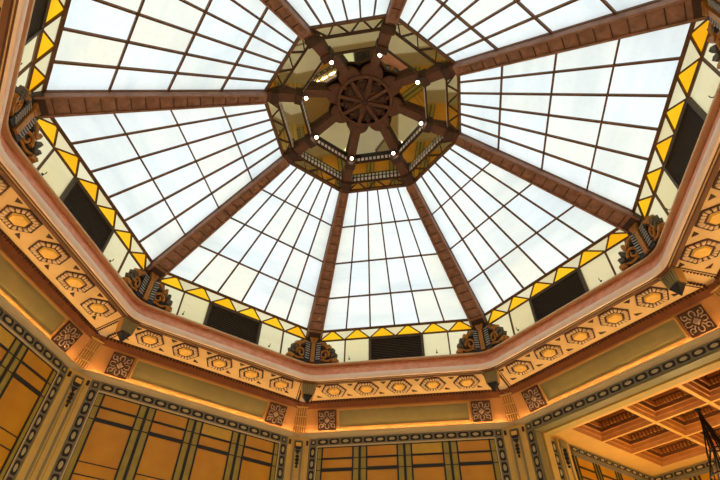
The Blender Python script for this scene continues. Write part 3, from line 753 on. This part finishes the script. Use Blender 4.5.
tag(o, 'orange lattice panel with beaded border on the side room left wall', 'wall panel')
o = make('wall_panel', (.8, NE, PB), annex_panel(UL, UR, 6, map_far, NE), R1)
tag(o, 'orange lattice panel with beaded border on the side room far wall', 'wall panel')
# narrow beaded strip and pilaster just inside the opening
st, beads = MB(), []; bead_run(st, beads, (6.205, 4.15), (6.205, PB), 0, .17)
o = make('bead_strip', (UL, 6.205, PB), [('border', map_left(st, UL), 'slate', bead_parts([map_left(q, UL) for q in beads]))], R1)
tag(o, 'narrow vertical beaded strip just inside the opening of the side room', 'border')
sh, gr, dr, hd = MB(), MB(), MB(), MB()
sh.box(6.31, 6.68, -.06, 0, FLO, 4.22); gr.box(6.34, 6.38, -.07, -.06, FLO, 4.1); gr.box(6.55, 6.59, -.07, -.06, FLO, 4.1)
hd.box(6.36, 6.57, -.10, -.06, 4.06, 4.20)
for z, r in ((4.0, .045), (3.92, .05), (3.84, .05), (3.76, .045), (3.68, .03)): dr.ball((6.465, -.075, z), r, 10, .9)
o = make('pilaster', (UL, 6.465, FLO), [('shaft', map_left(sh, UL), 'pil', [('grooves', map_left(gr, UL), 'groove')]), ('drop_ornament', map_left(dr, UL), 'black', [], 'black bead drop'), ('head', map_left(hd, UL), 'olive')], R1)
tag(o, 'pilaster with black bead drop on the left wall inside the side room', 'pilaster')

# hanging iron lantern
LU, LN = .54, 7.4
def LQ(r, a, z): return (LU+r*cos(a), LN+r*sin(a), z)
rods, strut, rg, lampg, ap = MB(), MB(), MB(), MB(), MB()
for k in range(6):
    a = 2*pi*k/6+.5
    rods.tube([LQ(.015, a, 4.16), LQ(.06, a, 3.86), LQ(.11, a, 3.52), LQ(.30, a, 3.08), LQ(.36, a, 2.5)], .016, 6)
    strut.tube([LQ(.015, a+.5, 4.12), LQ(.10, a+.5, 3.8), LQ(.20, a+.5, 3.5), LQ(.26, a+.5, 3.2), LQ(.36, a, 2.5)], .009, 6)
for z, r in ((3.86, .06), (3.52, .11), (3.08, .30), (2.5, .36)): rg.tube([LQ(r, 2*pi*i/24, z) for i in range(25)], .016, 6)
ap.tube([(LU, LN, 4.05), (LU, LN, 4.26)], .022, 8); ap.lathe([(.06, 0), (.05, -.03), (.02, -.05)], (LU, LN, ZK), 12)
for k in range(6): lampg.ball(LQ(.16, 2*pi*k/6, 2.62), .05)
o = make('hanging_lantern', (LU, LN, 2.48), [('rods', rods, 'hook'), ('struts', strut, 'hook'), ('rings', rg, 'hook'), ('apex', ap, 'hook'), ('bulbs', lampg, 'frost_b')], R1)
tag(o, 'black wrought iron lantern hanging from coffered ceiling at the right edge', 'lantern')
# unseen sconces added as fill light for the side room, below the view
for n, (u, v, rr) in enumerate(((UL+.0, 7.3, 0), (UL+.0, 8.9, 0), (.6, NE, 1), (2.4, NE, 1))):
    dx, dy = ((.2, 0) if rr == 0 else (0, -.2)); a, b = MB(), MB()
    a.tube([(u, v, 1.9), (u+dx*.6, v+dy*.6, 1.85), (u+dx, v+dy, 1.95)], .018, 8); a.lathe([(.02, -.04), (.1, .04), (.095, .04), (.02, -.02)], (u+dx, v+dy, 1.97), 14)
    b.ball((u+dx, v+dy, 2.06), .085)
    o = make('wall_sconce', (u, v, 1.85), [('arm', a, 'brass'), ('globe', b, 'frost_b')], R1)
    tag(o, 'added brass globe sconce low on the side room wall, ' + ['left wall near', 'left wall far', 'far wall left', 'far wall right'][n], 'sconce', 'added sconces in the side room')

# ------------------------------------------------------------------ sky, camera, view
w = bpy.data.worlds.new('overcast_sky'); bpy.context.scene.world = w; w.use_nodes = True
bg = w.node_tree.nodes['Background']; bg.inputs['Color'].default_value = (.93, .985, 1., 1); bg.inputs['Strength'].default_value = 1.14
cx, cy, yaw, pit, rol, fpx = .8057, -4.7453, -.1761, .7831, .0206, 483.5025
fwd = Vector((sin(yaw)*cos(pit), cos(yaw)*cos(pit), sin(pit))); rt = Vector((cos(yaw), -sin(yaw), 0)); up = rt.cross(fwd)
r2 = rt*cos(rol)+up*sin(rol); u2 = -rt*sin(rol)+up*cos(rol)
cam = bpy.data.cameras.new('camera'); cam.sensor_width = 36; cam.lens = fpx/720*36; cam.clip_start = .05
co = bpy.data.objects.new('camera', cam); C.objects.link(co)
m3 = Matrix((r2, u2, -fwd)).transposed(); co.matrix_world = Matrix.Translation((cx, cy, EYE)) @ m3.to_4x4()
sc = bpy.context.scene; sc.camera = co
sc.view_settings.view_transform = 'Standard'; sc.view_settings.look = 'None'; sc.view_settings.exposure = 0.; sc.view_settings.gamma = 1.
try: sc.view_settings.use_curve_mapping = False
except Exception: pass
sc.cycles.max_bounces = 8; sc.cycles.diffuse_bounces = 4; sc.cycles.glossy_bounces = 4; sc.cycles.transmission_bounces = 6
sc.cycles.use_denoising = True; sc.cycles.sample_clamp_indirect = 6
